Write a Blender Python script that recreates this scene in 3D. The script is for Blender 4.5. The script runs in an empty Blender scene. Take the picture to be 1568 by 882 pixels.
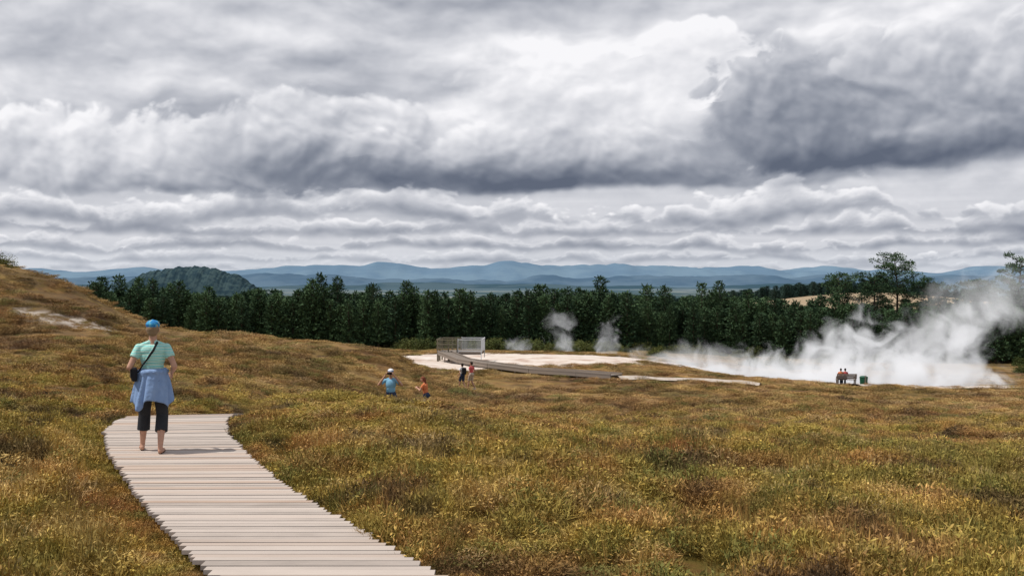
import bpy, bmesh, math, random
import numpy as np
from mathutils import Vector, Matrix
random.seed(7); rng=np.random.default_rng(7)
S=bpy.context.scene
S.view_settings.view_transform='Standard'; S.view_settings.look='None'; S.view_settings.exposure=0

# ---------------------------------------------------------------- noise
def _h(i,j,s):
    n=(i.astype(np.int64)*374761393+j.astype(np.int64)*668265263+s*974634777)&0x7fffffff
    n=((n^(n>>13))*1274126177)&0x7fffffff
    return ((n^(n>>16))&0xffff)/65535.0
def vn(x,y,s=0):
    x=np.asarray(x,float);y=np.asarray(y,float)
    i=np.floor(x);j=np.floor(y);fx=x-i;fy=y-j
    fx=fx*fx*(3-2*fx);fy=fy*fy*(3-2*fy)
    return (_h(i,j,s)*(1-fx)+_h(i+1,j,s)*fx)*(1-fy)+(_h(i,j+1,s)*(1-fx)+_h(i+1,j+1,s)*fx)*fy
def fbm(x,y,s=0,o=4):
    a=0;w=.5;t=0
    for k in range(o):
        a=a+w*vn(x*2**k+17.3*k,y*2**k-9.1*k,s+k);t+=w;w*=.5
    return a/t-.5
#SKY_BEGIN
def pnoise_grid(x,y,seed):
    i=np.floor(x).astype(np.int64);j=np.floor(y).astype(np.int64);fx=x-i;fy=y-j
    def g(a,b):
        n=(a*374761393+b*668265263+seed*974634777)&0x7fffffff; n=((n^(n>>13))*1274126177)&0x7fffffff; n=((n^(n>>15))*1103515245+12345)&0x7fffffff
        t=((n>>8)&0xffff)/65535.*2*np.pi; return np.cos(t),np.sin(t)
    u=fx**3*(fx*(fx*6-15)+10);v=fy**3*(fy*(fy*6-15)+10)
    def d(a,b):
        gx,gy=g(i+a,j+b); return gx*(fx-a)+gy*(fy-b)
    return ((d(0,0)*(1-u)+d(1,0)*u)*(1-v)+(d(0,1)*(1-u)+d(1,1)*u)*v)*1.5
def pf(x,y,seed,o=6,g=.5,bil=False):
    a=np.zeros_like(x);w=1.;s=0
    for k in range(o):
        c,q=math.cos(.6*k),math.sin(.6*k)
        X,Y=(x*c-y*q,x*q+y*c) if bil else (x,y)
        n=pnoise_grid(X*2**k+13.7*k,Y*2**k+5.1*k,seed+k*7)
        a+=w*((np.sqrt(n*n+.006)*2-.55) if bil else n);s+=w;w*=g
    return a/s*1.6
def sm(v,a,b):
    t=np.clip((v-a)/(b-a),0,1);return t*t*(3-2*t)
def blur(f,r,c):
    for _ in range(2):
        if r: 
            p=np.pad(f,((r+1,r),(0,0)),mode='edge').cumsum(0); f=(p[2*r+1:]-p[:-2*r-1])/(2*r+1)
        if c:
            p=np.pad(f,((0,0),(c+1,c)),mode='edge').cumsum(1); f=(p[:,2*c+1:]-p[:,:-2*c-1])/(2*c+1)
    return f
def shift(f,r,c):
    g=np.empty_like(f); g[:-r]=f[r:]; g[-r:]=f[-1:]; h=np.empty_like(g); h[:,c:]=g[:,:-c]; h[:,:c]=g[:,:1]; return h
def build_sky():
    azc=np.linspace(-.62,.62,1250); azl=np.linspace(-1.9,-.625,120); azr=-azl[::-1]; az=np.concatenate([azl,azc,azr])
    el=np.concatenate([np.linspace(-.03,-.002,4),np.linspace(0,.31,430),np.linspace(.315,.72,50)])
    E0,A0=np.meshgrid(el,az,indexing='ij'); A=np.tan(np.clip(A0,-1.2,1.2))*1524; A=np.where(abs(A0)<.62,A,A0*1820); E=np.maximum(E0,0)*1524
    w1=pf(A/260,E/130,1,3,.4);w2=pf(A/260+50,E/130,2,3,.4);w3=pf(A/60,E/45,3,3,.4);w4=pf(A/60,E/45+90,4,3,.4)
    Aw=A+22*w1+6*w3;Ew=E+14*w2+5*w4
    bil=pf(Aw/120,Ew/82,11,5,.48,True); bil2=pf(Aw/40,Ew/33,12,4,.45,True)
    soft=pf(Aw/330,Ew/80,21,5,.45); soft2=pf(Aw/170,Ew/62,23,5,.48)
    def rel(f,r=9,c=5,k=1.): 
        d=f-shift(f,r,c); return k*blur(d,1,1)
    rb=rel(bil,12,6)*.62+rel(bil2,7,3)*.22
    L=.805+.09*soft+.06*soft2+rel(soft2,16,6,.10)
    def G(a,e,sa,se,amp): return amp*np.exp(-(((Aw-a)/sa)**2+((Ew-e)/se)**2))
    for g in [(-80,412,190,32,-.11),(-620,330,170,22,-.08),(-700,400,160,40,.06),(-330,385,160,30,.06),(-330,330,220,24,-.03),(90,300,230,80,.15),(260,345,120,40,.09),(560,390,230,45,.06),(420,395,90,18,-.05),(-60,350,120,25,.03),(700,320,150,40,-.04)]: L=L+G(*g)
    def body(L,a,e,ra,ru,rd,amp,hard,dark,bright,gam=1.,rk=.9,tilt=0.,op=1.):
        ee=e+tilt*(Aw-a); up=np.where(Ew>ee,ru,rd)
        s=1-(np.abs(Aw-a)/ra)**2.4-(np.abs(Ew-ee)/up)**2
        f=s+amp*(bil*.8+bil2*.30)*np.where(Ew>ee,1.,.35)
        al=sm(f,0,hard)*op
        t=np.clip((Ew-(ee-rd))/(ru+rd)+.10*bil,0,1)
        lum=dark+(bright-dark)*t**gam+rb*.20*rk+.05*soft2
        edge=np.exp(-((f-.1)/.35)**2)*(Ew>ee)*.08
        return L*(1-al)+(lum+edge)*al
    h0=.83+.04*pf(A/400,E/14,31,3)
    q=sm(E+14*w2,95,170); L=L*q+h0*(1-q)
    rows=[(7,11,60,.72,.85),(17,15,70,.66,.87),(31,20,85,.62,.91),(50,25,105,.59,.93),(72,34,130,.59,.94),(96,46,160,.61,.96)]
    for k,(eb,h,ln,dk,br) in enumerate(rows):
        base=eb+h*.55*pf(A/(ln*2.6),E*0+k,41+k,3)
        b=pf(A/(ln*.42),(E-base)/(h*.75)+k*9,51+k,5,.5,True); c=pf(A/(ln*1.7),E*0+7*k,61+k,3)
        v=(E-base)/h+.12*w3; top=.7+1.0*c+.55*b
        al=sm(v,-.35,.2)*sm(top-v,0,.36)
        lum=dk+(br-dk)*sm(v,-.1,.85*np.maximum(top,.3))+rel(b,max(2,int(h/5)),2)*.08
        lum=lum+.05*soft2
        L=L*(1-al)+lum*al
    L=body(L,-620,170,330,85,48,.75,.5,.70,.92,.6)
    L=body(L,-250,210,260,80,70,.7,.55,.60,.90,.8)
    L=body(L,110,255,240,120,110,.6,.9,.69,.975,.5,.5)
    L=body(L,260,330,110,55,60,.7,.6,.86,.97,.7,.4)
    L=body(L,60,185,330,55,60,.6,.65,.56,.86,.7,.9)
    L=body(L,620,215,400,70,62,.6,.6,.55,.80,.9,.8)
    L=body(L,470,262,190,88,100,.8,.32,.57,.77,1.3,.8)
    L=body(L,690,285,190,75,90,.8,.5,.63,.80,1.,.8)
    def baseb(L,a,e,sa,se,amp,tilt=0.):
        d=(Ew-e-tilt*(Aw-a)-5*w3); m=np.exp(-((Aw-a)/sa)**4)*np.where(d>0,np.exp(-(d/se)**2),np.exp(-(d/(se*.26))**2))
        return L-amp*m*(1+.35*soft2+.25*bil)
    for g in [(-190,141,300,42,.23),(-80,136,170,20,.09),(330,152,330,36,.21,.02),(640,180,260,38,.12,.03),(560,235,170,40,.05),(-560,130,260,16,.08)]: L=baseb(L,*g)
    L=L+.008*pf(A/14,E/9,71,3); L=np.where(L<.55,.55-(.55-L)*.75,L); L=np.clip(L,.41,.975)
    k=sm(E0,.32,.5); L=L*(1-k)+.75*k
    C=np.stack([L-.002-.055*(1-L),L-.006+.004*(1-L),L+.004+.095*(1-L)],-1)
    hzb=sm(E,70,0)[...,None]*.45; C=C*(1-hzb)+np.array([.80,.83,.87])*hzb
    C=np.clip(C,0,1)**2.2
    R=34000.
    X=R*np.cos(E0)*np.sin(A0);Y=R*np.cos(E0)*np.cos(A0);Z=R*np.sin(E0)
    nr,nc=X.shape; V=np.stack([X,Y,Z],-1).reshape(-1,3).astype(np.float32)
    ii=(np.arange(nr-1)[:,None]*nc+np.arange(nc-1)[None,:]).ravel(); F=np.stack([ii,ii+1,ii+nc+1,ii+nc],1)
    me=bpy.data.meshes.new('sky'); me.vertices.add(len(V)); me.vertices.foreach_set('co',V.ravel()); me.loops.add(len(F)*4); me.loops.foreach_set('vertex_index',F.ravel().astype(np.int32)); me.polygons.add(len(F)); me.polygons.foreach_set('loop_start',np.arange(0,len(F)*4,4,dtype=np.int32)); me.update(calc_edges=True)
    a=me.attributes.new('cloud','FLOAT_COLOR','POINT'); a.data.foreach_set('color',np.concatenate([C.reshape(-1,3),np.ones((len(V),1))],1).astype(np.float32).ravel())
    m=bpy.data.materials.new('cloud_deck'); m.use_nodes=True; n=m.node_tree.nodes; n.clear(); o=n.new('ShaderNodeOutputMaterial'); e=n.new('ShaderNodeEmission'); at=n.new('ShaderNodeAttribute'); at.attribute_name='cloud'
    m.node_tree.links.new(at.outputs['Color'],e.inputs[0]); m.node_tree.links.new(e.outputs[0],o.inputs['Surface'])
    m.cycles.emission_sampling='NONE'; me.materials.append(m)
    ob=bpy.data.objects.new('sky',me); S.collection.objects.link(ob); return ob
build_sky()
#SKY_END
# ---------------------------------------------------------------- terrain height
UU=np.array([-.8,-.514,-.44,-.36,-.25,-.14,-.055,.1,.27,.4,.514,.8])
YY=np.array([-40,0,7,11,14,17,20,25,32,40,50,57,65,80,93,110,130,170,200,400,1000,3000,40000.])
T=np.array([
[-.1]*12,
[-.1]*12,
[-.15,-.15,-.12,-.1,-.1,-.1,-.1,-.15,-.2,-.25,-.3,-.3],
[-.2,-.2,-.2,-.15,-.12,-.12,-.1,-.2,-.3,-.35,-.4,-.4],
[-.2,-.2,-.2,-.15,-.12,-.08,-.12,-.3,-.45,-.5,-.5,-.5],
[-.3,-.3,-.28,-.25,-.10,-.04,-.14,-.45,-.7,-.85,-.85,-.85],
[-.5,-.4,-.45,-.6,-.12,-.14,-.35,-.8,-1.1,-1.2,-1.2,-1.2],
[-.7,-.65,-.7,-.95,-1.1,-1.1,-1.2,-1.5,-1.65,-1.75,-1.75,-1.75],
[-.8,-.75,-.9,-1.2,-1.7,-2.35,-2.45,-2.45,-2.4,-2.45,-2.45,-2.45],
[-.8,-.8,-.95,-1.3,-1.9,-3.0,-3.35,-3.3,-3.2,-3.3,-3.3,-3.3],
[-.6,-.5,-.8,-1.3,-2.1,-3.4,-4.1,-4.2,-4.1,-4.2,-4.2,-4.2],
[2.0,1.6,.6,-1.0,-1.8,-3.0,-4.5,-4.6,-4.6,-4.8,-4.8,-4.8],
[4.8,3.5,1.9,-.7,-1.5,-2.3,-4.75,-4.85,-5.1,-5.35,-5.35,-5.35],
[3,1.8,.2,-2.2,-3.6,-4.4,-5.1,-5.15,-6.0,-6.5,-6.5,-6.5],
[0,-1,-2,-4,-5,-5.2,-5.25,-5.4,-7.2,-7.8,-7.9,-7.9],
[-4,-4,-4.5,-6,-6,-6,-6.0,-6.4,-8.7,-9.2,-9.3,-9.3],
[-7,-7,-7,-7,-7,-7,-7,-7.6,-9.4,-9.9,-10,-10],
[-9.5]*7+[-9.8,-11.2,-11.7,-11.8,-11.8],
[-11.]*7+[-11.2,-12.6,-13,-13,-13],
[-17.]*12,[-22.]*12,[-32.]*12,[-60.]*12])
def cr(p0,p1,p2,p3,t):
    return .5*((2*p1)+(-p0+p2)*t+(2*p0-5*p1+4*p2-p3)*t*t+(-p0+3*p1-3*p2+p3)*t**3)
def base(x,y):
    u=np.clip(x/np.maximum(y,6.),-.799,.799); y=np.clip(y,-39.9,39999)
    i=np.clip(np.searchsorted(UU,u,side='right')-1,0,len(UU)-2); fu=(u-UU[i])/(UU[i+1]-UU[i])
    j=np.clip(np.searchsorted(YY,y,side='right')-1,0,len(YY)-2); fy=(y-YY[j])/(YY[j+1]-YY[j])
    ni=len(UU)-1;nj=len(YY)-1
    def row(jj):
        jj=np.clip(jj,0,nj)
        return cr(T[jj,np.clip(i-1,0,ni)],T[jj,i],T[jj,np.clip(i+1,0,ni)],T[jj,np.clip(i+2,0,ni)],fu)
    c=cr(row(j-1),row(j),row(j+1),row(j+2),fy)
    lin=row(j)*(1-fy)+row(j+1)*fy
    return np.where(y>130,lin,c)
LE=np.array([[.1,0],[-.1,3],[-1.05,5.2],[-2.22,7.28],[-3.29,9.14],[-4.0,10.45],[-5.14,12.66],[-5.85,14.3],[-6.15,15.5],[-6.1,16.3],[-6.2,18],[-6.6,21],[-6.9,26]])
RE=np.array([[1.8,0],[1.75,3],[.72,5.2],[-.545,7.28],[-1.5,8.9],[-2.32,10.3],[-3.2,12.1],[-4.03,14.0],[-4.42,15.2],[-4.6,16.3],[-4.75,18],[-5.1,21],[-5.4,26]])
def lx(y): return np.interp(y,LE[:,1],LE[:,0])
def rx(y): return np.interp(y,RE[:,1],RE[:,0])
def walkz(y): return np.interp(y,[0,16.0,17,19,21,26],[0,0,-.12,-.62,-1.1,-1.5])
def H(x,y):
    x=np.asarray(x,float);y=np.asarray(y,float)
    z=base(x,y)
    a=np.clip((y-2)/20,0,1); far=np.clip((y-40)/25,0,1)
    z=z+(.12+.22*a)*fbm(x/1.8,y/1.8,3)*(1-.5*far)+(.12+.45*a*(1-.5*far))*fbm(x/7,y/7,11,3)*np.clip(1.3-y/200,.0,1)
    hill=np.exp(-(((x+36)/22)**2+((y-66)/16)**2)); z=z+hill*1.6*fbm(x/9,y/5,21,4)
    z=z+13.9*np.exp(-(((x-195)/85)**2+((y-540)/110)**2))
    d=np.maximum(lx(y)-x,x-rx(y)); w=np.clip(1-(d-.05)/.35,0,1); w=np.where((y<27)&(y>-5),w,0); w=w*w*(3-2*w)
    tgt=np.minimum(z,walkz(y)-.16)
    return z*(1-w)+tgt*w
# ---------------------------------------------------------------- node helpers
class NT:
    def __init__(s,tree): s.t=tree; s.n=tree.nodes; s.l=tree.links
    def put(s,sock,v):
        if v is None: return
        if isinstance(v,bpy.types.NodeSocket): s.l.new(v,sock)
        else: sock.default_value=v
    def m(s,op,a,b=None,c=None,clamp=False):
        n=s.n.new('ShaderNodeMath'); n.operation=op; n.use_clamp=clamp
        for k,v in enumerate((a,b,c)): s.put(n.inputs[k],v)
        return n.outputs[0]
    def vec(s,x,y,z=0.):
        n=s.n.new('ShaderNodeCombineXYZ')
        for k,v in enumerate((x,y,z)): s.put(n.inputs[k],v)
        return n.outputs[0]
    def sep(s,v):
        n=s.n.new('ShaderNodeSeparateXYZ'); s.put(n.inputs[0],v); return n.outputs
    def vm(s,op,a,b=None):
        n=s.n.new('ShaderNodeVectorMath'); n.operation=op; s.put(n.inputs[0],a); s.put(n.inputs[1],b); return n.outputs[0]
    def noise(s,v,scale=1.,detail=4.,rough=.55,dist=0.,col=False):
        n=s.n.new('ShaderNodeTexNoise'); s.put(n.inputs['Vector'],v)
        for k,q in (('Scale',scale),('Detail',detail),('Roughness',rough),('Distortion',dist)): s.put(n.inputs[k],q)
        return n.outputs['Color' if col else 'Fac']
    def ss(s,v,a,b,lo=0.,hi=1.):
        n=s.n.new('ShaderNodeMapRange'); n.interpolation_type='SMOOTHSTEP'
        for k,q in enumerate((v,a,b,lo,hi)): s.put(n.inputs[k],q)
        return n.outputs[0]
    def ramp(s,f,st,interp='LINEAR'):
        n=s.n.new('ShaderNodeValToRGB'); e=n.color_ramp; e.interpolation=interp
        while len(e.elements)<len(st): e.elements.new(.5)
        for k,(p,c) in enumerate(st): e.elements[k].position=p; e.elements[k].color=(*c,1)
        s.put(n.inputs[0],f); return n.outputs[0]
    def mix(s,f,a,b,mode='MIX'):
        n=s.n.new('ShaderNodeMix'); n.data_type='RGBA'; n.blend_type=mode
        s.put(n.inputs[0],f)
        for k,v in ((6,a),(7,b)):
            if isinstance(v,tuple) and len(v)==3: v=(*v,1)
            s.put(n.inputs[k],v)
        return n.outputs[2]
    def attr(s,name,kind='GEOMETRY'):
        n=s.n.new('ShaderNodeAttribute'); n.attribute_name=name; n.attribute_type=kind; return n.outputs
    def pos(s): return s.n.new('ShaderNodeNewGeometry').outputs['Position']
    def bump(s,h,st=.5,d=.05):
        n=s.n.new('ShaderNodeBump'); s.put(n.inputs['Height'],h); n.inputs['Strength'].default_value=st; n.inputs['Distance'].default_value=d; return n.outputs[0]
def mat(name,col=(.5,.5,.5),rough=.8,spec=.2,build=None,metal=0.):
    m=bpy.data.materials.new(name); m.use_nodes=True; t=NT(m.node_tree)
    p=m.node_tree.nodes['Principled BSDF']; p.inputs['Roughness'].default_value=rough; p.inputs['Specular IOR Level'].default_value=spec; p.inputs['Metallic'].default_value=metal
    if build:
        r=build(t,p)
        if r is not None: t.put(p.inputs['Base Color'],r)
    else:
        o=t.n.new('ShaderNodeTexCoord').outputs['Object']
        f=t.noise(o,18.,3.,.6)
        c=t.mix(f,tuple(v*.82 for v in col),tuple(min(1,v*1.15) for v in col)); t.put(p.inputs['Base Color'],c)
    return m
def mesh_obj(name,verts,faces,mats=(),parent=None,smooth=False,link=True):
    me=bpy.data.meshes.new(name); me.from_pydata([tuple(v) for v in verts],[],[tuple(f) for f in faces]); me.update()
    for q in mats: me.materials.append(q)
    if smooth: me.polygons.foreach_set('use_smooth',[True]*len(me.polygons))
    o=bpy.data.objects.new(name,me)
    if link: S.collection.objects.link(o)
    if parent: o.parent=parent
    return o
def empty(name,loc=(0,0,0),rz=0.):
    o=bpy.data.objects.new(name,None); S.collection.objects.link(o); o.location=loc; o.rotation_euler=(0,0,rz); o.empty_display_size=.2; return o
def boxes(name,bl,mats,parent=None,bev=0.):
    V=[];F=[]
    for b in bl:
        c,s=b[0],b[1]; R=b[2] if len(b)>2 else 0.
        if not isinstance(R,Matrix): R=Matrix.Rotation(R,3,'Z')
        k=len(V)
        for dx in(-.5,.5):
            for dy in(-.5,.5):
                for dz in(-.5,.5): V.append(Vector(c)+R@Vector((dx*s[0],dy*s[1],dz*s[2])))
        F+=[(k,k+1,k+3,k+2),(k+4,k+6,k+7,k+5),(k,k+4,k+5,k+1),(k+2,k+3,k+7,k+6),(k,k+2,k+6,k+4),(k+1,k+5,k+7,k+3)]
    o=mesh_obj(name,V,F,mats,parent)
    if bev:
        md=o.modifiers.new('bev','BEVEL'); md.width=bev; md.segments=2
    return o

# ---------------------------------------------------------------- heath colour (world based)
def heath_col(t,P,bright=1.):
    a=t.noise(P,.30,4.,.6,.4); b=t.noise(t.vm('ADD',P,(31.,7.,0.)),1.1,3.,.65); c=t.noise(t.vm('ADD',P,(-11.,57.,3.)),.09,2.,.5)
    f=t.m('ADD',t.m('MULTIPLY',a,.45),t.m('ADD',t.m('MULTIPLY',b,.30),t.m('MULTIPLY',c,.25)))
    k=lambda c:tuple(v*bright for v in c)
    col=t.ramp(t.ss(f,.39,.61),[(0,k((.10,.063,.033))),(.18,k((.23,.13,.05))),(.36,k((.37,.215,.072))),(.5,k((.37,.25,.07))),(.64,k((.25,.20,.05))),(.8,k((.38,.265,.06))),(1,k((.45,.31,.115)))])
    r=t.ss(t.noise(t.vm('ADD',P,(5.,-70.,9.)),.45,3.,.6),.53,.67)
    col=t.mix(t.m('MULTIPLY',r,.55),col,k((.37,.165,.062)))
    g=t.ss(t.noise(t.vm('ADD',P,(-45.,12.,2.)),.22,3.,.6),.54,.66)
    col=t.mix(t.m('MULTIPLY',g,.5),col,k((.21,.19,.05)))
    d=t.ss(t.noise(t.vm('ADD',P,(80.,20.,0.)),.65,4.,.65),.54,.63)
    col=t.mix(t.m('MULTIPLY',d,.78),col,k((.085,.058,.034)))
    x,y,z=t.sep(P)
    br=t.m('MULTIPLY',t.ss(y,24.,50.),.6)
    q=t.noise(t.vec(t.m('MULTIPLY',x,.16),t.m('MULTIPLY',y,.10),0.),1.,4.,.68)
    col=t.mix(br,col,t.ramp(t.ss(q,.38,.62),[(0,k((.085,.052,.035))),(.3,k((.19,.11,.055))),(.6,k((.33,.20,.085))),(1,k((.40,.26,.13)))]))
    return col
def ell_mask(t,x,y,cx,cy,rx_,ry_,n,amp=.5,soft=.12):
    a=t.m('DIVIDE',t.m('SUBTRACT',x,cx),rx_); b=t.m('DIVIDE',t.m('SUBTRACT',y,cy),ry_)
    q=t.m('SQRT',t.m('ADD',t.m('MULTIPLY',a,a),t.m('MULTIPLY',b,b)))
    q=t.m('ADD',q,t.m('MULTIPLY',t.m('SUBTRACT',n,.5),amp))
    return t.ss(q,1-soft,1+soft,1.,0.)
PALE=[(0.,101.,13.5,15.),(-6.,87.,5.,7.),(33.,101.,23.,8.5),(12.,108.,13.,10.)]
def ground_build(t,p):
    P=t.pos(); x,y,z=t.sep(P)
    n=t.noise(P,.25,5.,.65); n2=t.noise(P,2.5,5.,.7)
    col=heath_col(t,P,.75)
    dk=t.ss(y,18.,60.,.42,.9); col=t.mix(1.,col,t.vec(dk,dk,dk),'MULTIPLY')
    pale=t.ramp(t.noise(P,.4,5.,.7),[(.32,(.40,.26,.20)),(.46,(.62,.52,.45)),(.7,(.74,.69,.64))])
    mk=None
    for q in PALE:
        e=ell_mask(t,x,y,*q,n,1.2,.1); mk=e if mk is None else t.m('MAXIMUM',mk,e)
    col=t.mix(mk,col,pale)
    h=t.m('MULTIPLY',ell_mask(t,x,y,-23.8,53.6,4.2,1.1,n,2.0,.3),t.ss(t.noise(P,1.2,4.,.7),.42,.57)); col=t.mix(t.m('MULTIPLY',h,.8),col,(.48,.42,.37))
    hb=t.m('MULTIPLY',ell_mask(t,x,y,-29.,57.,13.,9.,n,1.2,.4),t.ss(t.noise(P,.5,4.,.7),.42,.58)); col=t.mix(t.m('MULTIPLY',hb,.7),col,(.12,.08,.045))
    far=t.ss(y,130.,240.); col=t.mix(far,col,(.05,.06,.025))
    fld=t.m('MULTIPLY',ell_mask(t,x,y,190.,500.,120.,85.,n,.3,.1),t.ss(y,330.,380.)); col=t.mix(fld,col,t.mix(n,(.27,.19,.12),(.40,.32,.22)))
    st=t.noise(t.vec(t.m('MULTIPLY',x,.0022),t.m('MULTIPLY',y,.0011)),1.,4.,.6)
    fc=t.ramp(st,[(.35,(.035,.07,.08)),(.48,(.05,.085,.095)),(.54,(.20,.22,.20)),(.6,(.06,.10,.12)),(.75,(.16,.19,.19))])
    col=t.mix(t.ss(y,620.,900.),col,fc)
    col=t.mix(t.ss(y,1500.,7000.),col,(.085,.145,.205))  # distance haze painted into the far ground as a blue tint
    t.put(p.inputs['Normal'],t.bump(n2,.8,.12))
    return col
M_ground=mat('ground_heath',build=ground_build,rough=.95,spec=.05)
ys=np.concatenate([np.linspace(-35,4,14),np.arange(4.4,34,.22),np.arange(34,130,.7),np.geomspace(131,40000,110)])
ss=np.linspace(-1.35,1.35,430)
Yg,Sg=np.meshgrid(ys,ss,indexing='ij'); Xg=Sg*(np.maximum(Yg,0)+14)
Zg=H(Xg,Yg); nr,nc=Xg.shape
V=np.stack([Xg,Yg,Zg],-1).reshape(-1,3)
ii=(np.arange(nr-1)[:,None]*nc+np.arange(nc-1)[None,:]).ravel()
F=np.stack([ii,ii+1,ii+nc+1,ii+nc],1)
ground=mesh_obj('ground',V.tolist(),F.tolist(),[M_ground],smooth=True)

# ---------------------------------------------------------------- scatter
def scatter(name,pts,rots,scl,idx,variants):
    col=bpy.data.collections.new(name+'_parts')
    for v in variants: col.objects.link(v)
    me=bpy.data.meshes.new(name); me.vertices.add(len(pts)); me.vertices.foreach_set('co',np.asarray(pts,np.float32).ravel())
    a=me.attributes.new('rot','FLOAT_VECTOR','POINT'); a.data.foreach_set('vector',np.asarray(rots,np.float32).ravel())
    a=me.attributes.new('scl','FLOAT_VECTOR','POINT'); a.data.foreach_set('vector',np.asarray(scl,np.float32).ravel())
    a=me.attributes.new('idx','INT','POINT'); a.data.foreach_set('value',np.asarray(idx,np.int32))
    o=bpy.data.objects.new(name,me); S.collection.objects.link(o)
    g=bpy.data.node_groups.new(name,'GeometryNodeTree')
    g.interface.new_socket('Geometry',in_out='INPUT',socket_type='NodeSocketGeometry'); g.interface.new_socket('Geometry',in_out='OUTPUT',socket_type='NodeSocketGeometry')
    gi=g.nodes.new('NodeGroupInput'); go=g.nodes.new('NodeGroupOutput')
    ci=g.nodes.new('GeometryNodeCollectionInfo'); ci.inputs['Collection'].default_value=col; ci.inputs['Separate Children'].default_value=True; ci.inputs['Reset Children'].default_value=True
    ip=g.nodes.new('GeometryNodeInstanceOnPoints'); ip.inputs['Pick Instance'].default_value=True
    def at(nm,ty):
        n=g.nodes.new('GeometryNodeInputNamedAttribute'); n.data_type=ty; n.inputs['Name'].default_value=nm; return n.outputs['Attribute']
    g.links.new(gi.outputs[0],ip.inputs['Points']); g.links.new(ci.outputs[0],ip.inputs['Instance'])
    g.links.new(at('idx','INT'),ip.inputs['Instance Index'])
    e=g.nodes.new('FunctionNodeEulerToRotation'); g.links.new(at('rot','FLOAT_VECTOR'),e.inputs[0]); g.links.new(e.outputs[0],ip.inputs['Rotation'])
    g.links.new(at('scl','FLOAT_VECTOR'),ip.inputs['Scale'])
    g.links.new(ip.outputs[0],go.inputs[0])
    md=o.modifiers.new('scatter','NODES'); md.node_group=g
    return o
def slivers(c,d,L,W,seed,tri=False):
    r=np.random.default_rng(seed); n=len(c)
    d=d/np.linalg.norm(d,axis=1,keepdims=True)
    a=r.normal(size=(n,3)); s=np.cross(d,a); s/=np.linalg.norm(s,axis=1,keepdims=True)
    L=np.broadcast_to(L,(n,))[:,None]; W=np.broadcast_to(W,(n,))[:,None]
    if tri:
        v=np.stack([c-s*W*.5,c+s*W*.5,c+d*L],1); f=np.arange(n*3).reshape(n,3)
    else:
        v=np.stack([c,c+d*L*.5+s*W*.5,c+d*L,c+d*L*.5-s*W*.5],1); f=np.arange(n*4).reshape(n,4)
    return v.reshape(-1,3),f
def rnd_attr(me,seed=0):
    r=np.random.default_rng(seed); a=me.attributes.new('rnd','FLOAT','FACE'); a.data.foreach_set('value',r.random(len(me.polygons)).astype(np.float32))
def tuft_build(t,p):
    P=t.pos(); col=heath_col(t,P,1.15)
    r=t.attr('rnd')[2]; oi=t.n.new('ShaderNodeObjectInfo').outputs['Random']
    v=t.m('MULTIPLY',t.ss(r,0.,1.,.68,1.32),t.ss(oi,0.,1.,.72,1.28))
    col=t.mix(1.,col,t.vec(v,v,v),'MULTIPLY')
    col=t.mix(t.ss(oi,.88,1.,0.,.55),col,(.48,.35,.18))
    col=t.mix(t.ss(oi,.18,.03,0.,.6),col,(.18,.20,.055))
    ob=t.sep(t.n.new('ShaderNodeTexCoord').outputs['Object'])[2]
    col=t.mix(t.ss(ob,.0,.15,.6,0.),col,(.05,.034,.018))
    return col
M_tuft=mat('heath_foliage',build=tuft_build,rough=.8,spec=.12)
tufts=[]
for k in range(8):
    r=np.random.default_rng(100+k); n=300; nl=210
    th=r.random(n)*6.283; rr=.30*np.sqrt(r.random(n)); dome=.20*np.sqrt(np.clip(1-(rr/.32)**2,0,1))
    z=dome*(.25+.75*r.random(n)); c=np.stack([rr*np.cos(th),rr*np.sin(th),z],1)
    d=np.stack([np.cos(th)*rr*3,np.sin(th)*rr*3,.5+.6*r.random(n)],1)+r.normal(size=(n,3))*.42
    v1,f1=slivers(c,d,.05+.09*r.random(n)**1.5,.006+.006*r.random(n),k,True)
    th=r.random(nl)*6.283; rr=.30*np.sqrt(r.random(nl)); dome=.22*np.sqrt(np.clip(1-(rr/.32)**2,0,1))
    c=np.stack([rr*np.cos(th),rr*np.sin(th),dome*(.5+.6*r.random(nl))],1); d=r.normal(size=(nl,3)); d[:,2]=abs(d[:,2])*.6
    v2,f2=slivers(c,d,.03+.03*r.random(nl),.010+.010*r.random(nl),k+50)
    o=mesh_obj('heath_tuft',v1.tolist()+v2.tolist(),[list(q) for q in f1]+[list(q+len(v1)) for q in f2],[M_tuft],link=False); rnd_attr(o.data,k); tufts.append(o)
for k in range(3):
    r=np.random.default_rng(200+k); n=70
    th=r.random(n)*6.283; rr=.10*np.sqrt(r.random(n)); c=np.stack([rr*np.cos(th),rr*np.sin(th),0*rr],1)
    d=np.stack([np.cos(th)*.45*r.random(n),np.sin(th)*.45*r.random(n),np.ones(n)],1)
    v1,f1=slivers(c,d,.2+.22*r.random(n),.006,k,True)
    o=mesh_obj('wispy_grass',v1.tolist(),f1.tolist(),[M_tuft],link=False); rnd_attr(o.data,k); tufts.append(o)
def pale_at(x,y):
    n=fbm(x*.25,y*.25,5)
    m=np.zeros_like(x,bool)
    for cx,cy,a,b in PALE: m|=(np.sqrt(((x-cx)/a)**2+((y-cy)/b)**2)+n*.5)<1.02
    m|=(np.sqrt(((x+23.8)/4.)**2+((y-53.6)/1.1)**2)+n*1.5)<.8
    return m
LWP=[(-6.2,90.8),(-4.2,87.),(-1.5,82.5),(1.8,78.),(5.2,74.),(7.5,71.5)]
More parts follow.
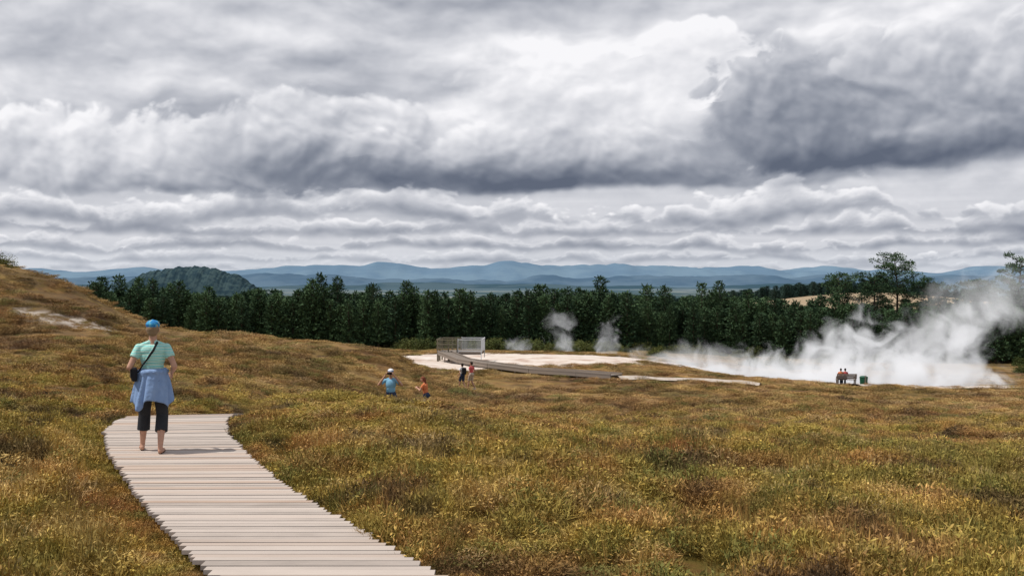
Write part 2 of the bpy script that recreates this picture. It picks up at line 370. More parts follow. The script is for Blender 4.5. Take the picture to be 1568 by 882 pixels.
def near_lw(x,y,w=1.2):
    m=np.zeros_like(x,bool)
    for (a,b),(c,d) in zip(LWP[:-1],LWP[1:]):
        t=np.clip(((x-a)*(c-a)+(y-b)*(d-b))/((c-a)**2+(d-b)**2),0,1); m|=np.hypot(x-a-t*(c-a),y-b-t*(d-b))<w
    for a,b,q in ((-3.9,32.,.8),(-3.45,40.,.8),(-2.9,63.3,1.2),(27.3,80.2,1.6)): m|=np.hypot(x-a,y-b)<q
    return m
PTS=[];SC=[];IX=[]
def zone(y0,y1,dens,s0,s1,um=.66,grass=.1,hm=1.,gap=.55,hmax=9.):
    area=um*(y1**2-y0**2)+6*(y1-y0); n=int(area*dens)
    y=np.sqrt(rng.random(n)*(y1**2-y0**2)+y0**2); x=(rng.random(n)*2-1)*(um*y+3)
    d=np.maximum(lx(y)-x,x-rx(y))
    big=rng.random(n)**7
    s=(s0+(s1-s0)*rng.random(n))*(1+.55*big*(d>1.))
    g1=fbm(x/gap,y/gap,37,2)
    keep=((d>.02+.20*s)|(y>26))&~pale_at(x,y)&~near_lw(x,y)&((g1>-.08)|(rng.random(n)<.2))
    x,y,s,g1,big,d=x[keep],y[keep],s[keep],g1[keep],big[keep],d[keep]; n=len(x)
    patch=fbm(x/1.3,y/1.3,31,3)
    g=rng.random(n)<grass
    hs=hm*s*(.5+2.5*np.clip(patch+.2,0,.8)+1.7*np.clip(g1,0,.5))*(1+.5*big); hs=np.where((d<.5)&(y<26),hs*.7,hs)
    # low trampled heath on the brow above the descending path and on the path itself
    brow=np.exp(-(((x+2.6)/2.6)**2))*np.clip((y-13)/3,0,1)*(y<34); hs=np.minimum(hs*(1-.4*brow),hmax); g=g&(brow<.3)
    PTS.append(np.stack([x,y,H(x,y)-.03*s],1)); SC.append(np.stack([s,s,hs],1)); IX.append(np.where(g,rng.integers(8,11,n),rng.integers(0,8,n)))
zone(4,9,50,.42,.95,gap=.5,hmax=1.7); zone(9,16,38,.5,1.05,gap=.6,hmax=1.5,grass=.08); zone(16,30,22,.6,1.2,hm=.62,grass=.03,gap=.9,hmax=1.2); zone(30,55,7.5,.85,1.7,grass=.02,hm=.5,gap=2.,hmax=1.6); zone(55,125,2.6,1.2,2.4,grass=.0,hm=.34,gap=3.5,hmax=1.5)
n=1500; y=4+rng.random(n)*13; sd=rng.random(n)<.5; dd=-.02+.42*rng.random(n); x=np.where(sd,lx(y)-dd,rx(y)+dd); s=.32+.35*rng.random(n)*(dd+.4)
PTS.append(np.stack([x,y,H(x,y)-.02],1)); SC.append(np.stack([s,s,s*(.8+.6*rng.random(n))],1)); IX.append(rng.integers(0,8,n))
P_=np.concatenate(PTS);s_=np.concatenate(SC);i_=np.concatenate(IX)
rot=np.stack([rng.normal(0,.1,len(P_)),rng.normal(0,.1,len(P_)),rng.random(len(P_))*6.283],1)
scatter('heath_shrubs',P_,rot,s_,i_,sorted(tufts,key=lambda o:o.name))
print('heath',len(P_))

# ---------------------------------------------------------------- trees
def fol_build(dark,light):
    def f(t,p):
        r=t.attr('rnd')[2]; oi=t.n.new('ShaderNodeObjectInfo').outputs['Random']
        ob=t.n.new('ShaderNodeTexCoord').outputs['Object']
        n=t.noise(ob,.9,2.,.6)
        k=t.m('ADD',t.m('MULTIPLY',r,.45),t.m('ADD',t.m('MULTIPLY',n,.45),t.m('MULTIPLY',t.m('SUBTRACT',oi,.5),.45)))
        return t.ramp(k,[(.15,dark),(.75,light)])
    return f
M_pine=mat('pine_needles',build=fol_build((.024,.052,.027),(.088,.148,.064)),rough=.75,spec=.15)
M_bush=mat('scrub_leaves',build=fol_build((.04,.06,.018),(.15,.16,.05)),rough=.8,spec=.1)
M_bark=mat('pine_bark',(.09,.065,.045),.9)
def tube(p0,p1,r0,r1,n=6):
    p0=Vector(p0);p1=Vector(p1);d=(p1-p0).normalized(); a=d.orthogonal().normalized(); b=d.cross(a)
    V=[p0+(a*math.cos(i*6.2832/n)+b*math.sin(i*6.2832/n))*r0 for i in range(n)]+[p1+(a*math.cos(i*6.2832/n)+b*math.sin(i*6.2832/n))*r1 for i in range(n)]
    F=[(i,(i+1)%n,n+(i+1)%n,n+i) for i in range(n)]
    return V,F
def assemble(name,tubes,cl,link=False,mats=None):
    V=[];F=[];mi=[]
    for a,b,c,d in tubes:
        v,f=tube(a,b,c,d); k=len(V); V+=v; F+=[tuple(q+k for q in g) for g in f]; mi+=[0]*len(f)
    v,f=cl; k=len(V); V+=v.tolist(); F+=(f+k).tolist(); mi+=[1]*len(f)
    o=mesh_obj(name,V,F,mats or [M_bark,M_pine],link=link); o.data.polygons.foreach_set('material_index',mi); rnd_attr(o.data,len(V)); return o
def pine(seed,h=11.,R=2.3,link=False,openness=0.):
    r=random.Random(seed); tubes=[((0,0,-.4),(0,0,h*.55),.16,.1),((0,0,h*.55),(0,0,h),.1,.02)]; C=[];D=[]
    z=h*(.06+openness*.25)
    while z<h*.985:
        t=(z/h); rad=R*(1-t)**.62*r.uniform(.75,1.15)+.2; nb=r.randint(5,7); a0=r.random()*6.28
        for b in range(nb):
            if r.random()<.06+openness*.2: continue
            a=a0+b*6.283/nb+r.uniform(-.3,.3); ln=rad*r.uniform(.65,1.15); up=r.uniform(.05,.35)+t*.5
            e=Vector((math.cos(a)*ln,math.sin(a)*ln,z+up*ln)); s=Vector((0,0,z)); tubes.append((s,e,.035,.012))
            m=max(2,int(ln/.3))
            for q in range(m):
                f=(q+1)/m; pt=s.lerp(e,f*.97+.03)
                for w in range(5):
                    C.append(pt+Vector((r.gauss(0,.13),r.gauss(0,.13),r.gauss(0,.12)))); D.append(Vector((math.cos(a)*.7,math.sin(a)*.7,.5))+Vector((r.gauss(0,.5),r.gauss(0,.5),r.gauss(0,.5))))
        z+=h*r.uniform(.033,.05)
    for w in range(14): C.append(Vector((r.gauss(0,.05),r.gauss(0,.05),h-r.random()*.7))); D.append(Vector((r.gauss(0,.35),r.gauss(0,.35),1)))
    C=np.array([tuple(c) for c in C]);D=np.array([tuple(c) for c in D]); rr=np.random.default_rng(seed)
    return assemble('pine_tree',tubes,slivers(C,D,.35+.35*rr.random(len(C)),.14+.14*rr.random(len(C)),seed),link)
def oldpine(seed,h,spread,crown0=.35,dens=70):
    r=random.Random(seed); lean=Vector((r.uniform(-.4,.4),0,h)); tubes=[]
    pts=[Vector((0,0,-.5)),Vector((r.uniform(-.3,.3),0,h*.35)),Vector((r.uniform(-.5,.5),r.uniform(-.3,.3),h*.7)),lean*.98]
    rad=[.32,.24,.15,.05]
    for i in range(3): tubes.append((pts[i],pts[i+1],rad[i],rad[i+1]))
    def tr(t):
        t*=3; i=min(2,int(t)); return pts[i].lerp(pts[i+1],t-i)
    C=[];D=[]
    nb=26
    for b in range(nb):
        t=crown0+(1-crown0)*(b+r.random()*.6)/nb; s=tr(min(t,.99)); a=b*2.4+r.uniform(-.4,.4)
        ln=spread*max(.25,(1-((t-.6)/.62)**2*.8))*r.uniform(.5,1.05); e=s+Vector((math.cos(a)*ln,math.sin(a)*ln,ln*r.uniform(.1,.45)))
        tubes.append((s,e,.09,.03))
        for sb in range(3):
            f=[.45,.75,1.][sb]; q=s.lerp(e,f)+Vector((r.gauss(0,.3),r.gauss(0,.3),r.uniform(0,.4)))
            tubes.append((s.lerp(e,f*.8),q,.03,.012))
            sz=r.uniform(.7,1.2)
            for w in range(dens):
                v=Vector((r.gauss(0,1),r.gauss(0,1),r.gauss(0,.6))); v=v/max(v.length,.3)*r.random()**.4*sz; v.z*=.6
                C.append(q+v); D.append(v+Vector((r.gauss(0,.4),r.gauss(0,.4),.35)))
    C=np.array([tuple(c) for c in C]);D=np.array([tuple(c) for c in D]); rr=np.random.default_rng(seed)
    return assemble('pine_tree',tubes,slivers(C,D,.28+.2*rr.random(len(C)),.1+.08*rr.random(len(C)),seed),True)
def bush(seed,mt=None,link=False,R=1.3,hh=1.5,name='scrub_bush',n=1300,leaf=.22):
    r=np.random.default_rng(seed); v=r.normal(size=(n,3)); v/=np.linalg.norm(v,axis=1,keepdims=True); v[:,2]=abs(v[:,2])
    lump=1+.35*np.sin(v[:,0]*5+seed)*np.cos(v[:,1]*4+seed*2)
    c=v*(r.random(n)**.35*lump)[:,None]*np.array([R,R,hh]); d=v+r.normal(size=(n,3))*.6
    tb=[((0,0,-.2),(math.cos(a)*R*.6,math.sin(a)*R*.6,hh*.7),.05,.015) for a in (0,1.3,2.6,3.9,5.1)]
    return assemble(name,tb,slivers(c,d,leaf*(.7+.6*r.random(n)),leaf*.45,seed),link,[M_bark,mt or M_bush])
pines=[pine(k,h=[11,11.5,10,12,10.5,11,12.][k],R=[2.2,2.5,2.1,2.3,2.6,2.,2.2][k],openness=[0,0,.1,0,.1,0,.2][k]) for k in range(7)]
pt=[];sc=[]
yv=186.
row=0
while yv<262:
    x=-.62*yv-10
    while x<.62*yv+10:
        px=x+random.uniform(-.9,.9); py=yv+random.uniform(-1.2,1.2)+ (8*fbm(x/30,0.,5) if row<3 else 0)
        py-=18*min(1,max(0,(x/yv-.2)/.2))*(1-(yv-186)/90)
        k=(.86+.22*fbm(x/14,yv/14,9)*2)*random.uniform(.82,1.12)
        if x/yv>.24: k*=.95
        if x/yv<-.3: k*=1.05
        if .0>x/yv>-.08: k*=.95
        if random.random()>.05: pt.append((px,py,float(H(px,py))-.1)); w=random.uniform(1.0,1.3); sc.append((k*w,k*w,k))
        x+=2.1 if row<5 else 3.
    yv+=3.0 if row<5 else 6.; row+=1
n=len(pt)
scatter('pine_forest',pt,np.stack([np.zeros(n),np.zeros(n),rng.random(n)*6.28],1),sc,rng.integers(0,7,n),pines)
print('pines',n)
pt=[];sc=[]
for k in range(330):
    x=random.uniform(105,330); y=random.uniform(560,600); pt.append((x,y,float(H(x,y))-1)); q=random.uniform(.6,.85); sc.append((q*1.7,q*1.7,q))
for k in range(420):
    x=random.uniform(-330,150); y=random.uniform(640,760); pt.append((x,y,float(H(x,y))-1)); q=random.uniform(.6,1.1); sc.append((q*1.7,q*1.7,q))
pines2=[pine(40+k,h=11,R=2.4) for k in range(3)]
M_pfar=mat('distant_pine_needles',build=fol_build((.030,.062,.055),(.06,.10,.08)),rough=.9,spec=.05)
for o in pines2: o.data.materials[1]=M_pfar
n=len(pt); scatter('distant_shelter_belt',pt,np.stack([np.zeros(n),np.zeros(n),rng.random(n)*6.28],1),sc,rng.integers(0,3,n),pines2)
bushes=[bush(300+k) for k in range(5)]
pt=[];sc=[]
for k in range(700):
    y=random.uniform(128,186); x=random.uniform(-.2,.62)*y
    if fbm(np.array(x/12),np.array(y/12),77)<-.02+.16*(y<150): continue
    pt.append((x,y,float(H(x,y))-.1)); q=random.uniform(.4,1.15); sc.append((q*1.2,q*1.2,q))
n=len(pt); scatter('scrub',pt,np.stack([np.zeros(n),np.zeros(n),rng.random(n)*6.28],1),sc,rng.integers(0,5,n),bushes)
def place(o,x,y,rz=0.,s=1.,dz=-.1):
    o.location=(x,y,float(H(x,y))+dz); o.rotation_euler=(0,0,rz); o.scale=(s,s,s); return o
place(oldpine(1,19.2,4.8,.42,95),72.5,188)
place(oldpine(2,19.,5.,.4,95),98.,192)
place(oldpine(3,15.5,3.8,.35,95),61.5,187,1.)
place(oldpine(4,15.8,3.6,.35,95),67.5,186,2.)
place(oldpine(5,14.4,4.,.35,95),77.,184,.4)
place(oldpine(6,14.2,4.,.35,95),86.,184,.4)
for k,(x,y,h) in enumerate([(-75,190,13.8),(-79,192,13.4),(-71.5,191,13.2),(-36.8,192,14.0),(-33.3,190,13.4),(-20,189,12.4),(-26.5,190,12),(17,191,13.7),(26,192,12.6),(29,189,12.3),(39.5,190,13.8),(36.6,192,13.2),(45.,190,12.2),(93,184,14)]):
    place(pine(60+k,h=h,R=3.0,link=True,openness=.1),x,y,k*1.1)
place(bush(401,R=.9,hh=.9,link=True,name='hilltop_bush',leaf=.12),-33.6,65.5)
place(bush(402,R=.7,hh=.5,link=True,name='hilltop_bush',leaf=.12),-30.,66)

# ---------------------------------------------------------------- distant hills
def ridge(name,y0,depth,x0,x1,top,mt,nx=400,seed=0,bz=-40,ny=14,rough=.02):
    X=np.linspace(x0,x1,nx); R=[]
    for j in range(ny):
        f=j/(ny-1); prof=math.sin(f*math.pi)**.8
        yy=y0+depth*f; z=bz+(top(X)-bz)*prof+(depth*rough)*fbm(X/depth*6,np.full(nx,f*5),seed,4)*prof
        R.append(np.stack([X,np.full(nx,yy),z],1))
    V=np.concatenate(R); i=(np.arange(ny-1)[:,None]*nx+np.arange(nx-1)[None,:]).ravel()
    return mesh_obj(name,V.tolist(),np.stack([i,i+1,i+nx+1,i+nx],1).tolist(),[mt],smooth=True)
def hz(name,c1,c2,sc,a=.4,b=.6):
    def f(t,p):
        P=t.pos(); return t.mix(t.ss(t.noise(P,sc,5.,.65),a,b),c1,c2)
    return mat(name,build=f,rough=1.,spec=0.)
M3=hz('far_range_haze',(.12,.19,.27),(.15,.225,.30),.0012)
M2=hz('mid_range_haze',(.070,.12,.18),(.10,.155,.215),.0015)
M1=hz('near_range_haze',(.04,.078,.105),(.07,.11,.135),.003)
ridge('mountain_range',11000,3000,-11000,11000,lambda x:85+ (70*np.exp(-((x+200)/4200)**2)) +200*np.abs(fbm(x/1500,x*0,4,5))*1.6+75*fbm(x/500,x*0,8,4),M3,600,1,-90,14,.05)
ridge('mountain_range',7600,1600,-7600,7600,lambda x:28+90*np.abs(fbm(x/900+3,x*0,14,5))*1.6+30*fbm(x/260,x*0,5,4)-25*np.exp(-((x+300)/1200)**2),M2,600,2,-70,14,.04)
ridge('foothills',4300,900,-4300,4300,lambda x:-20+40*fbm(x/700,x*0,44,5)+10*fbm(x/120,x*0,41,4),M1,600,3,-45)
def ftop(x):
    u=x+497.
    z=np.interp(u,[-125,-85,-55,-20,0,30,55,80,100,135],[-26,2,15,22,23,24,19,11,-2,-26]); return z+5*fbm(x/16,x*0,61,3)+5*fbm(x/4,x*0,62,2)
Mf=hz('forested_hill',(.024,.045,.058),(.05,.080,.086),.12,.42,.58)
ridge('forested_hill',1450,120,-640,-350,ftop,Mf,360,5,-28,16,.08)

# ---------------------------------------------------------------- boardwalk
def wood_build(base,amt=1.):
    def f(t,p):
        o=t.n.new('ShaderNodeTexCoord').outputs['Object']; x,y,z=t.sep(o)
        r=t.attr('rnd')[2]
        g=t.noise(t.vec(t.m('MULTIPLY',x,3.),t.m('MULTIPLY',y,60.),t.m('MULTIPLY',r,40.)),1.,4.,.65)
        b=t.noise(t.vec(x,y,t.m('MULTIPLY',r,9.)),1.6,4.,.6)
        v=t.m('ADD',t.m('MULTIPLY',r,.4),t.m('ADD',t.m('MULTIPLY',g,.4),t.m('MULTIPLY',b,.35)))
        c=t.ramp(v,[(.2,tuple(q*.56 for q in base)),(.5,base),(.78,tuple(min(1,q*1.2) for q in base))])
        warm=t.ss(t.m('FRACT',t.m('MULTIPLY',r,7.3)),.6,1.,0.,.55); c=t.mix(warm,c,(.44,.29,.20))
        t.put(p.inputs['Normal'],t.bump(g,.35,.004)); return c
    return f
M_wood=mat('weathered_planks',build=wood_build((.45,.385,.34)),rough=.85,spec=.15)
M_joist=mat('joist_timber',(.13,.10,.08),.9)
root=empty('boardwalk')
V=[];F=[];A=[]
y=.3
while y<25.5:
    w=random.choice([.095,.1,.1,.105,.14]); y0=y;y1=y+w-.009-(.006 if random.random()<.2 else 0)
    l0=float(lx(y0))+random.uniform(-.03,.02); r0=float(rx(y0))+random.uniform(-.02,.03); dz=random.uniform(-.003,.003); sk=random.uniform(-.006,.006)
    fan=float(np.interp(y,[9,11,14,15,16.3,26],[0,.02,.06,.1,.12,.1]))
    k=len(V)
    for xx,yo in ((l0,-fan),(r0,fan)):
        for yy in (y0,y1):
            for h in (-.035,0.): V.append((xx,yy+yo+(sk if xx==l0 else 0),float(walkz(yy))+h+dz))
    F+=[(k,k+2,k+3,k+1),(k+4,k+5,k+7,k+6),(k,k+4,k+6,k+2),(k+1,k+3,k+7,k+5),(k,k+1,k+5,k+4),(k+2,k+6,k+7,k+3)]; A+=[random.random()]*6
    y+=w
pl=mesh_obj('planks',V,F,[M_wood],root); a=pl.data.attributes.new('rnd','FLOAT','FACE'); a.data.foreach_set('value',A)
js=[]
for off in (.12,.5,.88):
    yy=np.arange(.3,25.5,.8)
    for q0,q1 in zip(yy[:-1],yy[1:]):
        p0=Vector((float(lx(q0)*(1-off)+rx(q0)*off),q0,float(walkz(q0))-.09)); p1=Vector((float(lx(q1)*(1-off)+rx(q1)*off),q1,float(walkz(q1))-.09))
        d=p1-p0; js.append(((p0+p1)/2,(.07,d.length+.0,.105),d.to_track_quat('Y','Z').to_matrix()))
boxes('joists',js,[M_joist],root)

# ---------------------------------------------------------------- viewing deck and lower boardwalk
M_grey=mat('grey_timber',(.24,.20,.17),.9)
M_pal=mat('pale_painted_steel',(.62,.64,.66),.5,.4)
M_post=mat('treated_post',(.19,.17,.12),.9)
deck=empty('viewing_deck',(-4.7,92.,-4.35),math.radians(-4))
boxes('deck_floor',[((0,-1.3+i*.15,0),(4.0,.14,.05)) for i in range(20)],[M_grey],deck)
boxes('bearers',[((0,yy,-.12),(4.,.1,.18)) for yy in (-1.3,0,1.5)],[M_grey],deck)
boxes('posts',[((xx,yy,-.1),(.12,.12,2.5)) for xx in (-2,-1.,-.2) for yy in (-1.35,1.6)]+[((-2,.1,-.1),(.12,.12,2.5))],[M_post],deck)
boxes('timber_rails',[((-1.1,yy,z),(1.75,.05,.12)) for yy in (-1.44,1.69) for z in (.4,.75,1.14)]+[((-2.09,.1,z),(.05,2.9,.12)) for z in (.4,.75,1.14)],[M_post],deck)
pan=[]
for yy in (-1.38,1.63):
    pan+=[((.95,yy,1.16),(2.2,.06,.07)),((.95,yy,.12),(2.2,.05,.06))]+[((-.1+i*.11,yy,.64),(.022,.02,1.0)) for i in range(20)]+[((-.12,yy,.3),(.07,.07,1.9)),((2.0,yy,.3),(.07,.07,1.9))]
pan+=[((2.04,.13,1.16),(.06,2.95,.07))]+[((2.04,-1.3+i*.13,.64),(.02,.022,1.0)) for i in range(23)]
boxes('steel_balustrade',pan,[M_pal],deck)
lw=empty('lower_boardwalk')
B=[];Bk=[]
def lwz(a,b):
    m=max(float(H(a+q,b+w)) for q in (-2.5,-1,0,1,2.5) for w in (-1.5,0,1.5)); return m+.32
PL=[Vector((a,b,-4.32 if i==0 else lwz(a,b))) for i,(a,b) in enumerate(LWP)]
for a,b in zip(PL[:-1],PL[1:]):
    d=b-a; n=int(d.length/.2); Q=d.to_track_quat('Y','Z').to_matrix()
    for i in range(n): B.append((a.lerp(b,(i+.5)/n),(1.3,.18,.05),Q))
    side=Q@Vector((1,0,0))
    for s in (-.62,.62):
        Bk.append((a.lerp(b,.5)+side*s+Vector((0,0,-.13)),(.07,d.length,.2),Q)); Bk.append((a.lerp(b,.5)+side*s+Vector((0,0,.09)),(.09,d.length,.09),Q))
    for f in (0.,.33,.66):
        for s in (-.55,.55): Bk.append((a.lerp(b,f)+side*s+Vector((0,0,-.55)),(.1,.1,.9)))
boxes('planks',B,[M_grey],lw); boxes('kerb_and_bearers',Bk,[M_grey],lw)
def strip(name,pts,w,mt,dz=.1):
    V=[];F=[];P=[Vector(p) for p in pts]
    pp=[]
    for a,b in zip(P[:-1],P[1:]):
        k=max(2,int((b-a).length/.6)); pp+=[a.lerp(b,i/k) for i in range(k)]
    pp.append(P[-1])
    for i,p in enumerate(pp):
        d=(pp[min(i+1,len(pp)-1)]-pp[max(i-1,0)]).normalized(); s=Vector((-d.y,d.x)); ww=w*(1+.5*float(fbm(np.array(i*.3),np.array(0.),3)))
        for f in (-1,-.33,.33,1):
            q=p+s*ww*f*.5; V.append((q.x,q.y,float(H(q.x,q.y))+dz*(1.2-abs(f)*.9)))
    for i in range(len(pp)-1):
        for k in range(3): F.append((i*4+k,i*4+k+1,i*4+k+5,i*4+k+4))
    return mesh_obj(name,V,F,[mt],smooth=True)
M_grav=mat('pale_gravel',build=lambda t,p:t.ramp(t.noise(t.pos(),1.5,5.,.7),[(.3,(.34,.27,.22)),(.7,(.58,.52,.46))]),rough=.95,spec=.05)
strip('gravel_path',[(7.6,71.5),(10.5,72.),(14,71.5),(17.5,70.)],1.5,M_grav,.3)
strip('gravel_path',[(26.5,77.),(30,79.5),(34,80.),(38,77.),(42,76)],1.6,M_grav,.25)

# ---------------------------------------------------------------- bench and bin
gz=lambda x,y:float(H(x,y))
bx,by=26.9,80.; bench=empty('park_bench',(bx,by,gz(bx,by)+.1),math.radians(-4))
boxes('seat',[((0,.08+i*.13,.45),(1.6,.115,.04)) for i in range(3)],[M_grey],bench)
boxes('backrest',[((0,-.06-.03*i,.6+.14*i),(1.6,.03,.12)) for i in range(3)],[M_grey],bench)
for i,xx in enumerate((-.7,.7)):
    boxes('leg_%d'%(i+1),[((xx,-.04,.42),(.07,.07,.9)),((xx,.36,.2),(.07,.07,.45)),((xx,.16,.4),(.07,.45,.05)),((xx,.2,.66),(.07,.5,.04)),((xx,.42,.55),(.05,.05,.25))],[M_grey],bench)
M_bin=mat('green_plastic',(.012,.09,.05),.5,.4)
bn=empty('rubbish_bin',(28.35,80.2,gz(28.35,80.2)+.05),.1)
bm=bmesh.new(); bmesh.ops.create_cone(bm,cap_ends=True,segments=24,radius1=.27,radius2=.32,depth=.76,matrix=Matrix.Translation((0,0,.36)))
me=bpy.data.meshes.new('body'); bm.to_mesh(me); bm.free(); me.materials.append(M_bin); o=bpy.data.objects.new('body',me); S.collection.objects.link(o); o.parent=bn
bm=bmesh.new(); bmesh.ops.create_uvsphere(bm,u_segments=24,v_segments=12,radius=.34,matrix=Matrix.Translation((0,0,.74))@Matrix.Diagonal((1,1,.35,1)))
me=bpy.data.meshes.new('lid'); bm.to_mesh(me); bm.free(); me.materials.append(M_bin); o=bpy.data.objects.new('lid',me); S.collection.objects.link(o); o.parent=bn
boxes('bin_post',[((0,-.3,.42),(.09,.09,.95))],[M_grey],bn)

# ---------------------------------------------------------------- people
M_skin=mat('skin',(.52,.29,.20),.55,.3)
M_lip=mat('lips',(.40,.14,.11),.5,.3); M_eye=mat('eye_dark',(.03,.02,.02),.3,.5)
class Fig:
    def __init__(s): s.p=[]; s.tags=[]
    def tg(s,m):
        if m not in s.tags: s.tags.append(m)
        return s.tags.index(m)
    def cap(s,a,b,r0,r1,m,flat=False,sq=1.): s.p.append(('c',np.array(a,float),np.array(b,float),r0,r1,s.tg(m),flat,sq))
    def ell(s,c,r,m,R=None): s.p.append(('e',np.array(c,float),np.array(r,float),np.array(R if R is not None else np.eye(3)),0,s.tg(m)))
    def hand(s,w,d,n,side,m,curl=.5):
        w=np.array(w,float); d=np.array(d,float); d/=np.linalg.norm(d); n=np.array(n,float); n-=d*n.dot(d); n/=np.linalg.norm(n); sd=np.cross(d,n)*side
        R=np.stack([sd,d,n],1)
        s.ell(w+d*.045,(.040,.052,.017),m,R)
        for k,(o,L) in enumerate(((-.028,.058),(-.010,.070),(.009,.066),(.027,.050))):
            a=w+d*.085+sd*o; b=a+(d*math.cos(curl*.5)+n*math.sin(curl*.5))*L*.5; c=b+(d*math.cos(curl*1.6)+n*math.sin(curl*1.6))*L*.5
            s.cap(a-d*.02,b,.0095,.009,m); s.cap(b,c,.009,.0075,m)
        a=w+d*.02-sd*.03; b=a+(-sd*.8+d*.6+n*.2)*.035; c=b+(d*.9-sd*.2+n*.3)*.03
        s.cap(a,b,.013,.011,m); s.cap(b,c,.011,.009,m)
    def build(s,name,parent,vox=.008):
        V=[];F=[]
        for p in s.p:
            k=len(V)
            if p[0]=='e':
                bm=bmesh.new(); bmesh.ops.create_icosphere(bm,subdivisions=3,radius=1.); vs=np.array([v.co[:] for v in bm.verts])*p[2]; vs=vs@p[3].T+p[1]
                V+=vs.tolist(); F+=[[v.index+k for v in f.verts] for f in bm.faces]; bm.free()
            else:
                _,a,b,r0,r1,_,flat,sq=p; d=b-a; L=np.linalg.norm(d); d=d/L; e=np.array([1.,0,0]) if abs(d[0])<.9 else np.array([0,1.,0]); u=e-d*e.dot(d); u/=np.linalg.norm(u); w=np.cross(d,u)
                N=18; rings=[]
                if not flat:
                    for q in (80,55,30): q=math.radians(q); rings.append((a-d*r0*math.sin(q),r0*math.cos(q)))
                rings+=[(a,r0),(a*.5+b*.5,(r0+r1)/2),(b,r1)]
                if not flat:
                    for q in (30,55,80): q=math.radians(q); rings.append((b+d*r1*math.sin(q),r1*math.cos(q)))
                for c,r in rings:
                    for i in range(N): t=i*2*math.pi/N; V.append((c+(u*math.cos(t)+w*math.sin(t)*sq)*r).tolist())
                for j in range(len(rings)-1):
                    for i in range(N): F.append([k+j*N+i,k+j*N+(i+1)%N,k+(j+1)*N+(i+1)%N,k+(j+1)*N+i])
                F.append([k+i for i in range(N)][::-1]); F.append([k+(len(rings)-1)*N+i for i in range(N)])
        o=mesh_obj(name,V,F); md=o.modifiers.new('r','REMESH'); md.mode='VOXEL'; md.voxel_size=vox; md.use_smooth_shade=True
        sm_=o.modifiers.new('s','SMOOTH'); sm_.factor=.5; sm_.iterations=2
        dg=bpy.context.evaluated_depsgraph_get(); me=bpy.data.meshes.new_from_object(o.evaluated_get(dg)); o.modifiers.clear(); old=o.data; o.data=me; bpy.data.meshes.remove(old); me.name=name
        n=len(me.polygons); C=np.empty(n*3); me.polygons.foreach_get('center',C); C=C.reshape(-1,3)
        best=np.full(n,1e9); tag=np.zeros(n,int)
        for p in s.p:
            if p[0]=='e':
                q=((C-p[1])@p[3])/p[2]; l=np.linalg.norm(q,axis=1); dd=(l-1)*p[2].min()
            else:
                _,a,b,r0,r1,_,flat,sq=p; d=b-a; L2=d.dot(d); t0=((C-a)@d)/L2; t=np.clip(t0,0,1); dd=np.linalg.norm(C-a-t[:,None]*d,axis=1)-(r0+(r1-r0)*t)
                if flat: dd=np.where((t0<-.02)|(t0>1.02),dd+.03,dd)
            m=dd<best; best=np.where(m,dd,best); tag=np.where(m,p[5],tag)
        for m in s.tags: me.materials.append(m)
        me.polygons.foreach_set('material_index',tag.astype(np.int32)); me.polygons.foreach_set('use_smooth',[True]*n); me.update()
        o.parent=parent; return o
